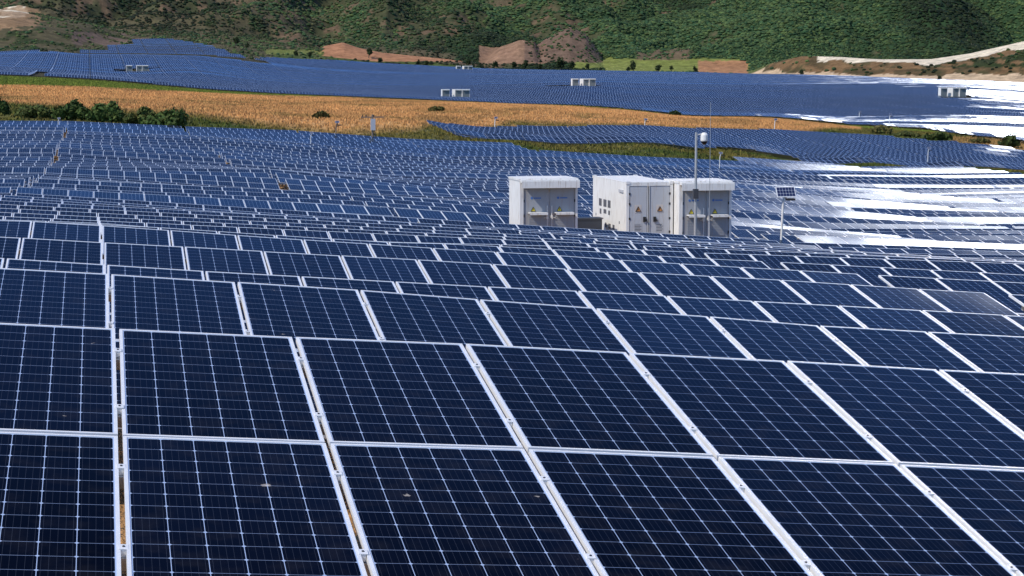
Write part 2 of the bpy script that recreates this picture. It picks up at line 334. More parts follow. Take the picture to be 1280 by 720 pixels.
def cover(x, y, z):
    xp = xpx(x, y); D = y; yp = proj_y(x, y, z)
    n1 = fbm(x / 9, y / 16, 4); n2 = fbm(x / 38 + 5, y / 60, 4)
    c = np.empty(x.shape + (3,)); c[:] = SOIL
    def put(m, colr, k=1.0):
        m = np.clip(m, 0, 1)[..., None] * k; c[:] = c * (1 - m) + np.array(colr) * m
    put(sst(n1, .4, .6), ORANGE, .5)
    beyond = D > interp(xp, near_edge_D) - 2
    put((D > 640).astype(float), (.055, .050, .026))
    j = (n2 - .47) * 30
    put(beyond & (D < 700), OLIVE)
    # orange dry grass strip
    o0 = np.interp(xp, [0, 200, 430, 520, 640, 1000, 1040], [322, 312, 288, 304, 405, 428, 470]) + j
    o1 = np.interp(xp, [0, 240, 430, 640, 860, 1040, 1080], [520, 560, 640, 640, 615, 600, 500]) + j * .6
    put(sst(D, o0, o0 + 25) * (1 - sst(D, o1, o1 + 12)) * (xp < 1075), ORANGE)
    put(sst(D, o0, o0 + 25) * (1 - sst(D, o1, o1 + 12)) * sst(n1, .50, .72), OLIVE, .55)
    band = sst(D, o0, o0 + 25) * (1 - sst(D, o1, o1 + 12)) * (xp < 1075)
    put(band * sst(fbm(x / 30 + 2, y / 90 + 8, 3), .44, .56), (.62, .33, .12), .7)
    put(band * sst(fbm(x / 14 + 12, y / 60 + 3, 3), .54, .62), (.30, .17, .06), .6)
    put((D > o1) & (D < interp(xp, far_near_D) - 1), (.13, .17, .030))
    put((D < o0) * beyond * sst(n1, .35, .6), GREEN, .9)
    put((D < o0) * beyond * (n2 > .52) * (xp > 400), ORANGE, .5)
    put((D > 650) & (D > o1) & (D < 1400), (.052, .048, .026))
    put((np.abs(D - 833) < 16) & (xp > 678) & (xp < 752), (.42, .27, .13))
    # land past the far panels
    fe = interp(xp, far_edge); past = D > fe + 3
    put(past, (.10, .115, .034))
    put(past * (xp > 330) * (xp < 900) * (D < 1300), GREEN, .8)
    put((xp < 345) * past * (D < 1420), (.085, .072, .036)); put((xp < 345) * past * (D < 1420) * sst(n1, .46, .6), DKGREEN, .8)
    m = D > 1300
    dens = sst(n2 + (xp - 640) / 2200, .34, .50)
    low = (xp > 345) | (D > 1420)
    put(m & low, (.060, .062, .028)); put(m * low * dens, FOREST, .9)
    put(m * low * (1 - dens) * sst(n1, .5, .62), (.13, .085, .05), .9)
    put(m * low * sst(fbm(x / 60 + 31, y / 90, 3), .53, .6) * (xp < 640), (.15, .10, .06), .55)
    put(((xp > 755) & (xp < 935) & (D > 1290) & (D < 1345) & (yp < 90)).astype(float), LIME)
    put((xp > 716) & (xp < 925) & (yp > 71 + n1 * 5) & (yp < 86) & (D > 1288), LIME)
    put((xp > 335) & (xp < 410) & (yp > 60 + n1 * 4) & (yp < 68), LIME, .7)
    put((xp > 598) & (xp < 684) & (yp > 46) & (D > 1300) & (D < 1400) & (yp < 80), (.26, .15, .09), .9)
    put((xp > 655) & (xp < 752) & (D > 1300) & (D < 1420) & (yp < 78), (.15, .095, .065), .9)
    put((xp > 795) & (xp < 860) & (D > 1320) & (D < 1410) & (yp < 75), (.12, .085, .05), .9)
    put((xp > 400 + n1 * 10) & (xp < 600) & (yp > 50) & (yp < 77) & (D > 1278) & (D < 1345), CLAY, .95)
    # right: brown ridge with a sand road along its crest
    r = (xp > 925) & past & (D < 1230)
    put(r, (.17, .10, .045)); put(r * sst(n1, .44, .52), (.075, .055, .024), .85); put(r * sst(fbm(x / 5, y / 9, 3), .52, .6), (.045, .048, .018), .7)
    put(r & (xp > 1150) & (yp < 84) & (n1 > .43), DKGREEN, .85)
    cr = np.interp(xp, [1010, 1050, 1100, 1160, 1210, 1240, 1280], [70, 71, 74, 75, 68.5, 62, 53]) + 0
    put(r & (xp > 1015 + n1 * 8) & (yp < cr + .5 + n1 * 11), SAND)
    put(r & (xp > 925) & (yp > np.interp(xp, [925, 1000, 1100, 1180, 1280], [80, 86, 88, 87, 89]) + n1 * 12), (.50, .36, .22))
    put((xp > 872) & (xp < 932) & past & (yp > 76) & (yp < 92) & (D < 1360), CLAY, .9)
    # left: pale rock scar
    put((np.hypot((xp - 22) / 17, (yp - 15) / 9) + (n1 - .5) < 1) & (D < 1400), SAND, .9)
    put((np.hypot((xp - 24) / 34, (yp - 22) / 16) + (n1 - .5) * 1.6 < 1) & (D < 1400) & (n1 > .4), (.28, .17, .09), .8)
    put((xp > 95) & (xp < 190) & (yp > 40) & (yp < 62) & (D < 1300) & (n2 > .4), (.17, .11, .085), .7)
    return c
def land_mat():
    m = bpy.data.materials.new("land"); m.use_nodes = True; t = m.node_tree; p = t.nodes['Principled BSDF']
    at = N(t, 'ShaderNodeAttribute', attribute_name='tint'); c = N(t, 'ShaderNodeTexCoord')
    n1 = N(t, 'ShaderNodeTexNoise'); n1.inputs['Scale'].default_value = 1.1; n1.inputs['Detail'].default_value = 8; n1.inputs['Roughness'].default_value = .7
    n2 = N(t, 'ShaderNodeTexNoise'); n2.inputs['Scale'].default_value = .16; n2.inputs['Detail'].default_value = 9; n2.inputs['Roughness'].default_value = .75
    for q in (n1, n2): t.links.new(c.outputs['Object'], q.inputs[0])
    k = M(t, 'ADD', M(t, 'MULTIPLY', n1.outputs[0], 1.0), M(t, 'MULTIPLY_ADD', n2.outputs[0], 2.6, -.8))
    vs = N(t, 'ShaderNodeVectorMath', operation='SCALE'); t.links.new(at.outputs['Color'], vs.inputs[0]); t.links.new(k, vs.inputs['Scale'])
    t.links.new(vs.outputs[0], p.inputs['Base Color']); p.inputs['Roughness'].default_value = .95; p.inputs['Specular IOR Level'].default_value = .1
    b = N(t, 'ShaderNodeBump'); b.inputs['Strength'].default_value = .8; b.inputs['Distance'].default_value = 1.2
    t.links.new(n2.outputs[0], b.inputs['Height']); t.links.new(b.outputs[0], p.inputs['Normal'])
    return m
M_land = land_mat()
def terrain(name, th, Dr):
    T, DD = np.meshgrid(th, Dr); 
    Yv = DD * np.cos(T); Xv = DD * np.sin(T)
    front = np.cos(T) > .3
    Ye = np.where(front, Yv, DD * .3 )                # behind and beside the camera the land simply runs on
    Xe = np.where(front, Xv, np.sign(T) * DD * .954)
    Z = ground_z(Xe, Ye)
    C = cover(Xe, Ye, Z)
    V = np.stack([Xv, Yv, Z], -1).reshape(-1, 3); nr, nc = T.shape
    i = np.arange(nr - 1)[:, None] * nc + np.arange(nc - 1)[None]
    Fq = np.stack([i, i + 1, i + nc + 1, i + nc], -1).reshape(-1, 4)
    Cc = np.concatenate([C, np.ones(C.shape[:2] + (1,))], -1).reshape(-1, 4)
    return link(name, big_mesh(name, V, Fq, [M_land], colr=Cc, smooth=True))
fan = np.radians(19)
th_g = np.concatenate([np.linspace(-np.pi, -fan, 60, endpoint=False), np.linspace(-fan, fan, 420), np.linspace(fan, np.pi, 61)[1:]])
g = terrain('ground', th_g, np.concatenate([[.01], np.exp(np.linspace(np.log(2.0), np.log(1010), 520))])); tag(g, kind='structure')
th_h = np.concatenate([np.linspace(-1.5, -fan, 120, endpoint=False), np.linspace(-fan, fan, 640), np.linspace(fan, 1.5, 121)[1:]])
hl = terrain('hills', th_h, np.concatenate([np.linspace(1010, 1900, 330), np.linspace(1906, 4200, 120)])); tag(hl, kind='structure')

# ------------------------------------------------------------------ solar panels and tables
LV = 2 * PV - (PV - PL)                       # length of a table down its slope
NPAN = 15; TW = NPAN * UP; GAP = .35
def panel_mesh(frame_in=True):
    b = MB(); z = 0.0
    w_, l_ = PW, PL; f_ = FR
    b.face([(f_, -f_, -.004), (f_, -l_ + f_, -.004), (w_ - f_, -l_ + f_, -.004), (w_ - f_, -f_, -.004)], 0,
           [(f_, f_), (f_, l_ - f_), (w_ - f_, l_ - f_), (w_ - f_, f_)])
    b.face([(f_, -f_, -.012), (w_ - f_, -f_, -.012), (w_ - f_, -l_ + f_, -.012), (f_, -l_ + f_, -.012)], 1)
    if frame_in: frame_boxes(b, 2)
    return b.mesh('solar_panel', [M_cell, M_back, M_alu])
def frame_boxes(b, m):
    w_, l_ = PW, PL; f_ = FR
    b.box(0, w_, -f_, 0, -.035, 0, m); b.box(0, w_, -l_, -l_ + f_, -.035, 0, m)
    b.box(0, f_, -l_ + f_ , -f_, -.035, -.0004, m); b.box(w_ - f_, w_, -l_ + f_, -f_, -.035, -.0004, m)
PAN_PLAIN = panel_mesh(False); PAN_FULL = panel_mesh(True)
fb = MB(); frame_boxes(fb, 0); FRAME = fb.mesh('frame', [M_alu])
def clamp_mesh():
    b = MB(); b.box(-.0085, .033, -.026, .026, .0005, .0035); b.box(.001, .0235, -.024, .024, -.034, .0004); b.tube((.012, 0, .0035), (.012, 0, .0075), .006, n=6, m=1)
    return b.mesh('clamp', [M_alu, M_bolt])
CLAMP = clamp_mesh()

C0 = np.array(T0[:2])
def wpt(u, nn): return C0 + UH * u + NH * nn
HOLE = []                                     # clearings kept free of tables (u0,u1,n0,n1)
def in_view(x, y, mrg=.035):
    return y > 5 and abs(x / y) < .26 + mrg
# the inverter pad clearing
CPX, CPD = 690.0, 87.0
def u_n(x, y):
    d = np.array([x, y]) - C0; return d @ UH, d @ NH
cu0, cn0 = u_n(-.8, 85.0)
HOLE.append((cu0 - .5, cu0 + 13.5, cn0 - 2.2, cn0 + 9.5))

tables = []                                   # (k, j, u0, n, dist)
for k in range(0, 70):
    nn = PITCHROW * k
    for j in range(-8, 9):
        u0 = -3 * UP + j * (TW + GAP) + (0 if k <= 8 else .16 * math.sin(k * 12.9898 + j * 4.1) + .10 * math.sin(k * 3.7))
        pm = wpt(u0 + TW / 2, nn); pa = wpt(u0, nn); pb = wpt(u0 + TW, nn)
        if pm[1] < 5: continue
        vis = in_view(*pm) or in_view(*pa) or in_view(*pb)
        if not vis: continue
        xp = float(xpx(*pm)); 
        if pm[1] > interp(xp, near_edge_D): continue
        tables.append((k, j, u0, nn, pm[1]))
tables.sort(key=lambda t: t[4])
row_fix = {15: .17}
def z_at(u, nn):
    p_ = wpt(u, nn); return float(surf(p_[0], p_[1])) + row_h[round(nn / PITCHROW)] + row_fix.get(round(nn / PITCHROW), 0)
# tilt differs slightly from table to table, and drifts along a row
trng = np.random.default_rng(21)
row_t = {k: trng.normal(.15, .8) for k in range(-5, 400)}
for k in range(6, 13): row_t[k] = .6 + .25 * trng.normal()
row_t[15] = -1.5
row_h = {k: (trng.normal(0, .11) if k > 16 else 0.0) for k in range(-5, 400)}
def tilt_of(k, j, far=False):
    r_ = np.random.default_rng(1000 + k * 57 + j)
    if k <= 8 and j >= 1: return TILT + R(1.7)
    if k <= 12 and j >= 2: return TILT + R(2.0)
    if k <= 5: return TILT + R(.08) * r_.normal()
    xm = wpt(-3 * UP + (j + .5) * (TW + GAP), PITCHROW * k); fx = float(np.clip((xpx(*xm) - 1060) / 140, 0, 1))
    return TILT + R(row_t[k] + .35 * r_.normal() - (.9 * fx if k > 17 else 0))
def axes(u0, nn, tilt, wd=TW):
    za = z_at(u0, nn); zb = z_at(u0 + wd, nn)
    Ud = Vector((UH[0] * wd, UH[1] * wd, zb - za)).normalized()
    Vd = Vector((NH[0] * -math.cos(tilt), NH[1] * -math.cos(tilt), -math.sin(tilt))); Vd = (Vd - Ud * Vd.dot(Ud)).normalized()
    Nn = Ud.cross(-Vd)
    pa = wpt(u0, nn)
    Mx = Matrix(((Ud.x, -Vd.x, Nn.x, pa[0]), (Ud.y, -Vd.y, Nn.y, pa[1]), (Ud.z, -Vd.z, Nn.z, za), (0, 0, 0, 1)))
    return Mx
ORD = ['first','second','third','fourth','fifth','sixth','seventh','eighth','ninth','tenth','eleventh','twelfth','thirteenth','fourteenth','fifteenth','sixteenth','seventeenth','eighteenth','nineteenth']
TENS = {2:'twent',3:'thirt',4:'fort',5:'fift',6:'sixt'}
def ordn(i):
    if i < 20: return ORD[i - 1]
    t_, u_ = divmod(i, 10); return TENS[t_] + ('ieth' if u_ == 0 else 'y-' + ORD[u_ - 1])
def whole_table_mesh():
    b = MB()
    for c in range(NPAN):
        for q in range(2):
            x0 = c * UP; y0 = -q * PV; f_ = .012
            b.face([(x0 + f_, y0 - f_, -.004), (x0 + f_, y0 - PL + f_, -.004), (x0 + PW - f_, y0 - PL + f_, -.004), (x0 + PW - f_, y0 - f_, -.004)], 0,
                   [(c * PP + f_, q * PV + f_), (c * PP + f_, q * PV + PL - f_), (c * PP + PW - f_, q * PV + PL - f_), (c * PP + PW - f_, q * PV + f_)])
            b.box(x0, x0 + PW, y0 - f_, y0, -.035, 0, 1); b.box(x0, x0 + PW, y0 - PL, y0 - PL + f_, -.035, 0, 1)
            b.box(x0, x0 + f_, y0 - PL + f_, y0 - f_, -.035, -.0004, 1); b.box(x0 + PW - f_, x0 + PW, y0 - PL + f_, y0 - f_, -.035, -.0004, 1)
    for v in (.45, 1.4, 2.25, 3.2): b.box(-.05, TW + .05, -v - .03, -v + .03, -.095, -.036, 2)
    for x0 in (1.2, 4.4, 7.6, 10.8, 13.9):
        b.box(x0 - .04, x0 + .04, -LV + .2, -.2, -.17, -.096, 2)
        b.tube((x0, -.7, -.17), (x0, -.7, -2.0), .045, n=5, m=2); b.tube((x0, -2.9, -.17), (x0, -2.9, -1.5), .045, n=5, m=2)
    return b.mesh('solar_table', [M_cell, M_alu, M_dusty])
WHOLE = whole_table_mesh()
def rack_mesh():
    b = MB()
    for v in (.45, 1.4, 2.25, 3.2): b.box(-.05, TW + .05, -v - .03, -v + .03, -.095, -.036)
    for x0 in (1.2, 4.4, 7.6, 10.8, 13.9): b.box(x0 - .04, x0 + .04, -LV + .2, -.2, -.17, -.096)
    return b.mesh('rack', [M_dusty])
RACK = rack_mesh()
lg = MB(); lg.tube((0, 0, 0), (0, 0, -1.9), .045, n=6); LEG = lg.mesh('leg', [M_dusty])
def holed(u, nn):
    for (a_, b_, c_, d_) in HOLE:
        if a_ < u < b_ and c_ < nn < d_: return True
    return False
count = 0; rest = []; seen = {}
rowcount = {}
for (k, j, u0, nn, dd) in sorted(tables, key=lambda t: (t[0], t[1])):
    rowcount.setdefault(k, []).append(j)
for (k, j, u0, nn, dd) in tables:
    if count >= 296: rest.append((k, j, u0, nn)); continue
    tl = tilt_of(k, j)
    place = rowcount[k].index(j) + 1; many = len(rowcount[k])
    side = 'leftmost' if place == 1 and many > 1 else ('rightmost' if place == many and many > 1 else ordn(place) + ' from the left')
    rk = ordn(k + 1)
    if many == 1: lab = f"dark blue two-high panel table filling the {rk} row from the camera"
    else: lab = f"{'dark' if dd < 60 else 'bright'} blue panel table, {side} in the {rk} row from the camera"
    hit = any(holed(u0 + (c + .5) * UP, nn - 1.8) for c in range(NPAN)) or any(holed(u0 + (c + .5) * UP, nn) for c in range(NPAN))
    if dd > 62 and not hit:
        o = link('solar_table', WHOLE); o.matrix_world = axes(u0, nn, tl)
        tag(o, lab, 'solar table', 'solar tables in rows across the near field'); count += 1; continue
    keep = [c for c in range(NPAN) if not (hit and (holed(u0 + (c + .5) * UP, nn - 1.8) or holed(u0 + (c + .5) * UP, nn)))]
    keep = [c for c in keep if in_view(*wpt(u0 + c * UP, nn), .05) or in_view(*wpt(u0 + c * UP, nn - 3.5), .05)]
    if not keep: continue
    base = empty('solar_table'); MX = axes(u0, nn, tl); base.matrix_world = MX
    tag(base, lab, 'solar table', 'solar tables in rows across the near field'); count += 1
    inv = MX.inverted()
    for c in keep:
        zc = z_at(u0 + c * UP, nn) ; zc2 = z_at(u0 + (c + 1) * UP, nn)
        pa = wpt(u0 + c * UP, nn); pb = wpt(u0 + (c + 1) * UP, nn)
        la = inv @ Vector((pa[0], pa[1], zc)); lb = inv @ Vector((pb[0], pb[1], zc2))
        ang = math.atan2(lb.z - la.z, lb.x - la.x) if dd < 40 else 0.0
        for q in range(2):
            po = link('solar_panel', PAN_PLAIN if dd < 21 else PAN_FULL, base)
            jz = random.uniform(-.002, .002)
            po.location = (la.x, -q * PV, (la.z if dd < 40 else 0) + jz); po.rotation_euler = (R(random.uniform(-.06, .06)), -ang, R(random.uniform(-.04, .04)))
            if dd < 21:
                link('frame', FRAME, po)
                for cy in ((-.42, -1.38)):
                    cl = link('clamp', CLAMP, po, (PW, cy, 0))
    if hit:
        b = MB()
        for v in (.45, 1.4, 2.25, 3.2): b.box(keep[0] * UP, (keep[-1] + 1) * UP, -v - .03, -v + .03, -.095, -.036)
        b.build('rack', [M_dusty], base)
    elif dd < 40:
        # rails follow the slightly bowed line of the panels
        for v in (.45, 1.4, 2.25, 3.2):
            b = MB()
            for c in keep:
                za = (inv @ Vector((*wpt(u0 + c * UP, nn), z_at(u0 + c * UP, nn)))).z; zb = (inv @ Vector((*wpt(u0 + (c + 1) * UP, nn), z_at(u0 + (c + 1) * UP, nn)))).z
                x0 = c * UP; x1 = x0 + UP
                p8 = [(x0, -v - .03, za - .095), (x1, -v - .03, zb - .095), (x1, -v + .03, zb - .095), (x0, -v + .03, za - .095),
                      (x0, -v - .03, za - .037), (x1, -v - .03, zb - .037), (x1, -v + .03, zb - .037), (x0, -v + .03, za - .037)]
                for qd in ((0, 3, 2, 1), (4, 5, 6, 7), (0, 1, 5, 4), (2, 3, 7, 6)): b.face([p8[i] for i in qd])
            b.build('rail', [M_dusty], base)
    else: link('rack', RACK, base)
    for c in keep[1::3]:
        zl = (inv @ Vector((*wpt(u0 + c * UP, nn), z_at(u0 + c * UP, nn)))).z if dd < 40 else 0
        link('leg', LEG, base, (c * UP + .3, -.7, zl - .1)); link('leg', LEG, base, (c * UP + .3, -2.9, zl - .1))

# many more tables than can be told apart: the back of the first field, the island block and the wide far field
def bulk(lst, name, legs):
    """lst: arrays u0, n, tilt, width"""
    u0, nn, tl, wd = [np.array(c_, float) for c_ in zip(*lst)]
    pa = C0[None] + UH[None] * u0[:, None] + NH[None] * nn[:, None]; pb = pa + UH[None] * wd[:, None]
    za = surf(pa[:, 0], pa[:, 1]); zb = surf(pb[:, 0], pb[:, 1])
    Ud = np.stack([pb[:, 0] - pa[:, 0], pb[:, 1] - pa[:, 1], zb - za], 1); Ul = np.linalg.norm(Ud, axis=1)[:, None]; Ud = Ud / Ul
    Vd = np.stack([-NH[0] * np.cos(tl), -NH[1] * np.cos(tl), -np.sin(tl)], 1)
    Nn = np.cross(Ud, -Vd); Nn /= np.linalg.norm(Nn, axis=1)[:, None]
    A0 = np.stack([pa[:, 0], pa[:, 1], za], 1)
    B0 = A0 + Ud * Ul; Cc = B0 + Vd * LV; Dd = A0 + Vd * LV
    V = [A0, Dd, Cc, B0, A0 - Nn * .1, Dd - Nn * .1, Cc - Nn * .1, B0 - Nn * .1]
    V = np.stack(V, 1); n_ = len(V); base = (np.arange(n_) * 8)[:, None, None]
    fq = np.array([(0, 1, 2, 3), (7, 6, 5, 4), (0, 4, 5, 1), (1, 5, 6, 2), (2, 6, 7, 3), (3, 7, 4, 0)])[None] + base
    uv = np.zeros((n_, 6, 4, 2)); uv[:, 0, 1, 1] = LV; uv[:, 0, 2, 1] = LV; uv[:, 0, 2, 0] = wd / UP * PP; uv[:, 0, 3, 0] = wd / UP * PP
    mi = np.ones((n_, 6), np.int32); mi[:, 0] = 0
    me = big_mesh(name, V.reshape(-1, 3), fq.reshape(-1, 4), [M_cell, M_under], uv=uv.reshape(-1, 2))
    me.polygons.foreach_set('material_index', mi.ravel()); return link(name, me)
lst = [(u0, nn, tilt_of(k, j), TW) for (k, j, u0, nn) in rest]
if lst: tag(bulk(lst, 'solar_tables', False), 'solar tables at the back edge of the near field', 'solar tables', kind='stuff')
isl_top = [(480,372),(535,374),(640,392),(800,408),(1000,428),(1100,432),(1160,424),(1280,420),(1500,420)]
isl_bot = [(520,372),(535,362),(560,345),(580,318),(690,315),(860,322),(888,350),(965,346),(1015,325),(1280,320),(1500,320)]
isl = []; far = []
for k in range(60, 360):
    nn = PITCHROW * k if k <= 92 else PITCHROW * 92 + 4.0 * (k - 92)
    for j in range(-40, 41):
        for h_ in range(3):                    # tables of five panels follow the land
            u0 = j * (TW + GAP) + h_ * 5 * UP; pm = wpt(u0 + 2.5 * UP, nn)
            if pm[1] < 200 or abs(pm[0] / pm[1]) > .31: continue
            xp = float(xpx(*pm)); D = pm[1]
            if interp(xp, isl_bot) < D < interp(xp, isl_top) and xp > 535: isl.append((u0, nn, TILT + R(2.8 + random.gauss(0, .25)), 5 * UP)); continue
            if D > interp(xp, far_near_D) and D < interp(xp, far_edge):
                # service tracks and inverter clearings
                trk = abs((xp - 52) - (D - 700) * .03) < 3.2 and D < 1060
                if trk: continue
                if 60 < xp < 335 and D > 1035 and (k % 4 or D < 1075): continue
                if any((abs(xp - cx) < wx and d0 < D < d1) for cx, wx, d0, d1 in ((174,22,868,900),(570,24,694,722),(715,38,822,850),(581,16,1190,1240),(1191,24,742,772))): continue
                tt = TILT + R(row_t[k] * 1.5 + 1.2 * row_t[(k // 3) + 20] * (D > 770) + random.gauss(0, .3) + float(np.interp(D, [560, 625, 650, 750, 775, 850, 1000], [.6, .9, 2.4, 2.6, 1.1, 1.3, 1.3]))); far.append((u0, nn, tt, 5 * UP))
tag(bulk(isl, 'solar_tables', True), 'block of solar tables between green strips behind the near field', 'solar tables', kind='stuff')
tag(bulk(far, 'solar_tables', True), 'wide blue sea of solar tables reaching to the hills', 'solar tables', kind='stuff')
print('tables', count, 'rest', len(rest), 'island', len(isl), 'far', len(far))

# ------------------------------------------------------------------ placement by survey: bearing and distance -> world
def at(xp, D): 
    a = elev(xp, 200)[0]; return a * D, D
def gz(x, y): return float(ground_z(np.array([x]), np.array([y]))[0])
def zpix(xp, yp, D): return elev(xp, yp)[1] * D

M_white = mat("white_painted_steel", (.76, .745, .70), .5, noise=(1.3, .08))
def weather(m, amt):
    t = m.node_tree; p = t.nodes['Principled BSDF']; src = p.inputs['Base Color'].links[0].from_socket
    c = N(t, 'ShaderNodeTexCoord'); mp_ = N(t, 'ShaderNodeMapping'); mp_.inputs['Scale'].default_value = (5, 5, .55); t.links.new(c.outputs['Object'], mp_.inputs[0])
    n = N(t, 'ShaderNodeTexNoise'); n.inputs['Scale'].default_value = 2.4; n.inputs['Detail'].default_value = 7; t.links.new(mp_.outputs[0], n.inputs[0])
    x = N(t, 'ShaderNodeMix', data_type='RGBA'); t.links.new(M(t, 'MULTIPLY', SS(t, n.outputs[0], .5, .72), amt), x.inputs[0]); t.links.new(src, x.inputs[6]); x.inputs[7].default_value = (.30, .22, .14, 1)
    t.links.new(x.outputs[2], p.inputs['Base Color'])
weather(M_white, .45)
M_grey = mat("grey_painted_door", (.33, .34, .35), .5, noise=(2.2, .08))
M_lgrey = mat("light_grey_door", (.46, .475, .49), .5, noise=(2.2, .06))
weather(M_grey, .3); weather(M_lgrey, .35)
M_dark = mat("dark_gap", (.02, .02, .022), .7)
M_yel = mat("yellow_sign", (.75, .58, .03), .5)
M_org = mat("orange_label", (.60, .27, .08), .5)
M_blk = mat("black_print", (.02, .02, .02), .6)
M_blue = mat("blue_print", (.06, .16, .42), .5)
M_pole = mat("pole_galvanised", (.42, .42, .41), .45, .4, noise=(6, .2))
M_glass = mat("camera_dome", (.01, .01, .012), .1)
M_conc = mat("concrete", (.38, .36, .33), .85, noise=(3, .2))
M_wood = mat("weathered_wood", (.16, .125, .095), .85, noise=(5, .3))

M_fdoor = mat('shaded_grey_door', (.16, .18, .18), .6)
def warn_sign(x, z, y, h, parent, fill=M_yel):
    b = MB(); b.face([(x - h * .55, y, z), (x + h * .55, y, z), (x, y, z + h)], 0)
    b.face([(x - h * .55, y + .003, z), (x, y + .003, z + h), (x + h * .55, y + .003, z)], 0)
    b.face([(x - h * .07, y - .004, z + h * .22), (x + h * .07, y - .004, z + h * .22), (x + h * .02, y - .004, z + h * .42), (x + h * .1, y - .004, z + h * .42), (x - h * .02, y - .004, z + h * .72), (x - h * .1, y - .004, z + h * .40)], 1)
    for p0, p1 in (((x - h * .55, z), (x + h * .55, z)), ((x + h * .55, z), (x, z + h)), ((x, z + h), (x - h * .55, z))):
        b.tube((p0[0], y - .006, p0[1]), (p1[0], y - .006, p1[1]), .012, n=4, m=1)
    return b.build('warning_sign', [fill, M_blk], parent)

def kiosk(xp, D, ztop, wd, dp, hh, label, far=False):
    X_, Y_ = at(xp, D); o = empty('inverter_kiosk', (X_, Y_, ztop - hh), H)
    tag(o, label, 'inverter kiosk', 'white inverter kiosks' if not far else 'far white inverter units')
    b = MB()
    b.box(0, wd, .12, dp, .12, hh - .10); b.box(0, .16, 0, .118, .12, hh - .12); b.box(wd - .1, wd, 0, .118, .12, hh - .12)
    for (x0, y0) in ((-.012, -.012), (wd - .1, -.012), (-.012, dp - .1), (wd - .1, dp - .1)): b.box(x0, x0 + .112, y0, y0 + .112, hh - .14, hh - .02)
    b.build('body', [M_white], o)
    b = MB(); b.box(-.03, wd + .03, -.02, dp + .03, hh - .098, hh); b.box(0, wd + .0, -.38, -.022, hh - .16, hh - .05)
    b.box(.0, wd, -.42, -.381, hh - .40, hh - .10); b.build('roof', [M_white], o)
    b = MB(); b.box(-.05, wd + .05, -.05, dp + .05, 0, .118); b.build('base_frame', [M_dark], o)
    if far:
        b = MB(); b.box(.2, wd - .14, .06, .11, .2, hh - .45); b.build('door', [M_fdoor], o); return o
    mid = (.16 + wd - .1) / 2
    for sgn, (x0, x1) in enumerate(((.18, mid - .035), (mid + .035, wd - .12))):
        b = MB(); b.box(x0, x1, .05, .115, .2, hh - .42); d = b.build('door', [M_grey], o)
        cx = (x0 + x1) / 2; wid = x1 - x0
        b = MB(); b.box(cx - wid * .33, cx + wid * .40, -.36, .045, 1.22, 1.26); b.box(cx - wid * .33, cx + wid * .40, -.36, -.33, 1.16, 1.22); 
        b.build('vent_hood', [M_white], d)
        b = MB(); b.box(cx - wid * .30, cx + wid * .32, .030, .049, .30, 1.12)
        for i in range(11): b.box(cx - wid * .29, cx + wid * .31, .018, .029, .33 + i * .07, .36 + i * .07)
        b.build('louvre', [M_grey], d)
        warn_sign(cx - wid * .12, 1.30, .040, .20, d)
        b = MB(); b.tube((cx - .2, .048, hh - .86), (cx - .2, .040, hh - .86), .055, n=12); b.box(cx - .11, cx + .22, .040, .048, hh - .89, hh - .84); b.build('emblem', [M_blue], d)
        hx = x1 - .07 if sgn == 0 else x0 + .07
        b = MB(); b.tube((hx, .0, .25), (hx, .0, 1.55), .018, n=6); b.box(hx - .04, hx + .04, -.03, .045, .95, 1.12); b.tube((hx, -.02, 1.04), (hx + (.16 if sgn else -.16), -.02, 1.0), .014, n=6); b.build('door_handle', [M_white], d)
        ex = x0 if sgn == 0 else x1
        for zz in (.4, 1.05, 1.7):
            b = MB(); b.box(ex - .03, ex + .03, .02, .05, zz, zz + .12); b.build('hinge', [M_dark], d)
    return o

ZT = -4.42
kiosk(650, 87, zpix(650, 223.5, 87), 2.62, 2.3, 2.75, 'white kiosk with canopy and grey double doors, standing alone on the left')
kiosk(849.5, 87, zpix(849, 226.5, 87), 2.42, 2.3, 2.75, 'white kiosk with canopy and grey doors, behind the tall camera pole')
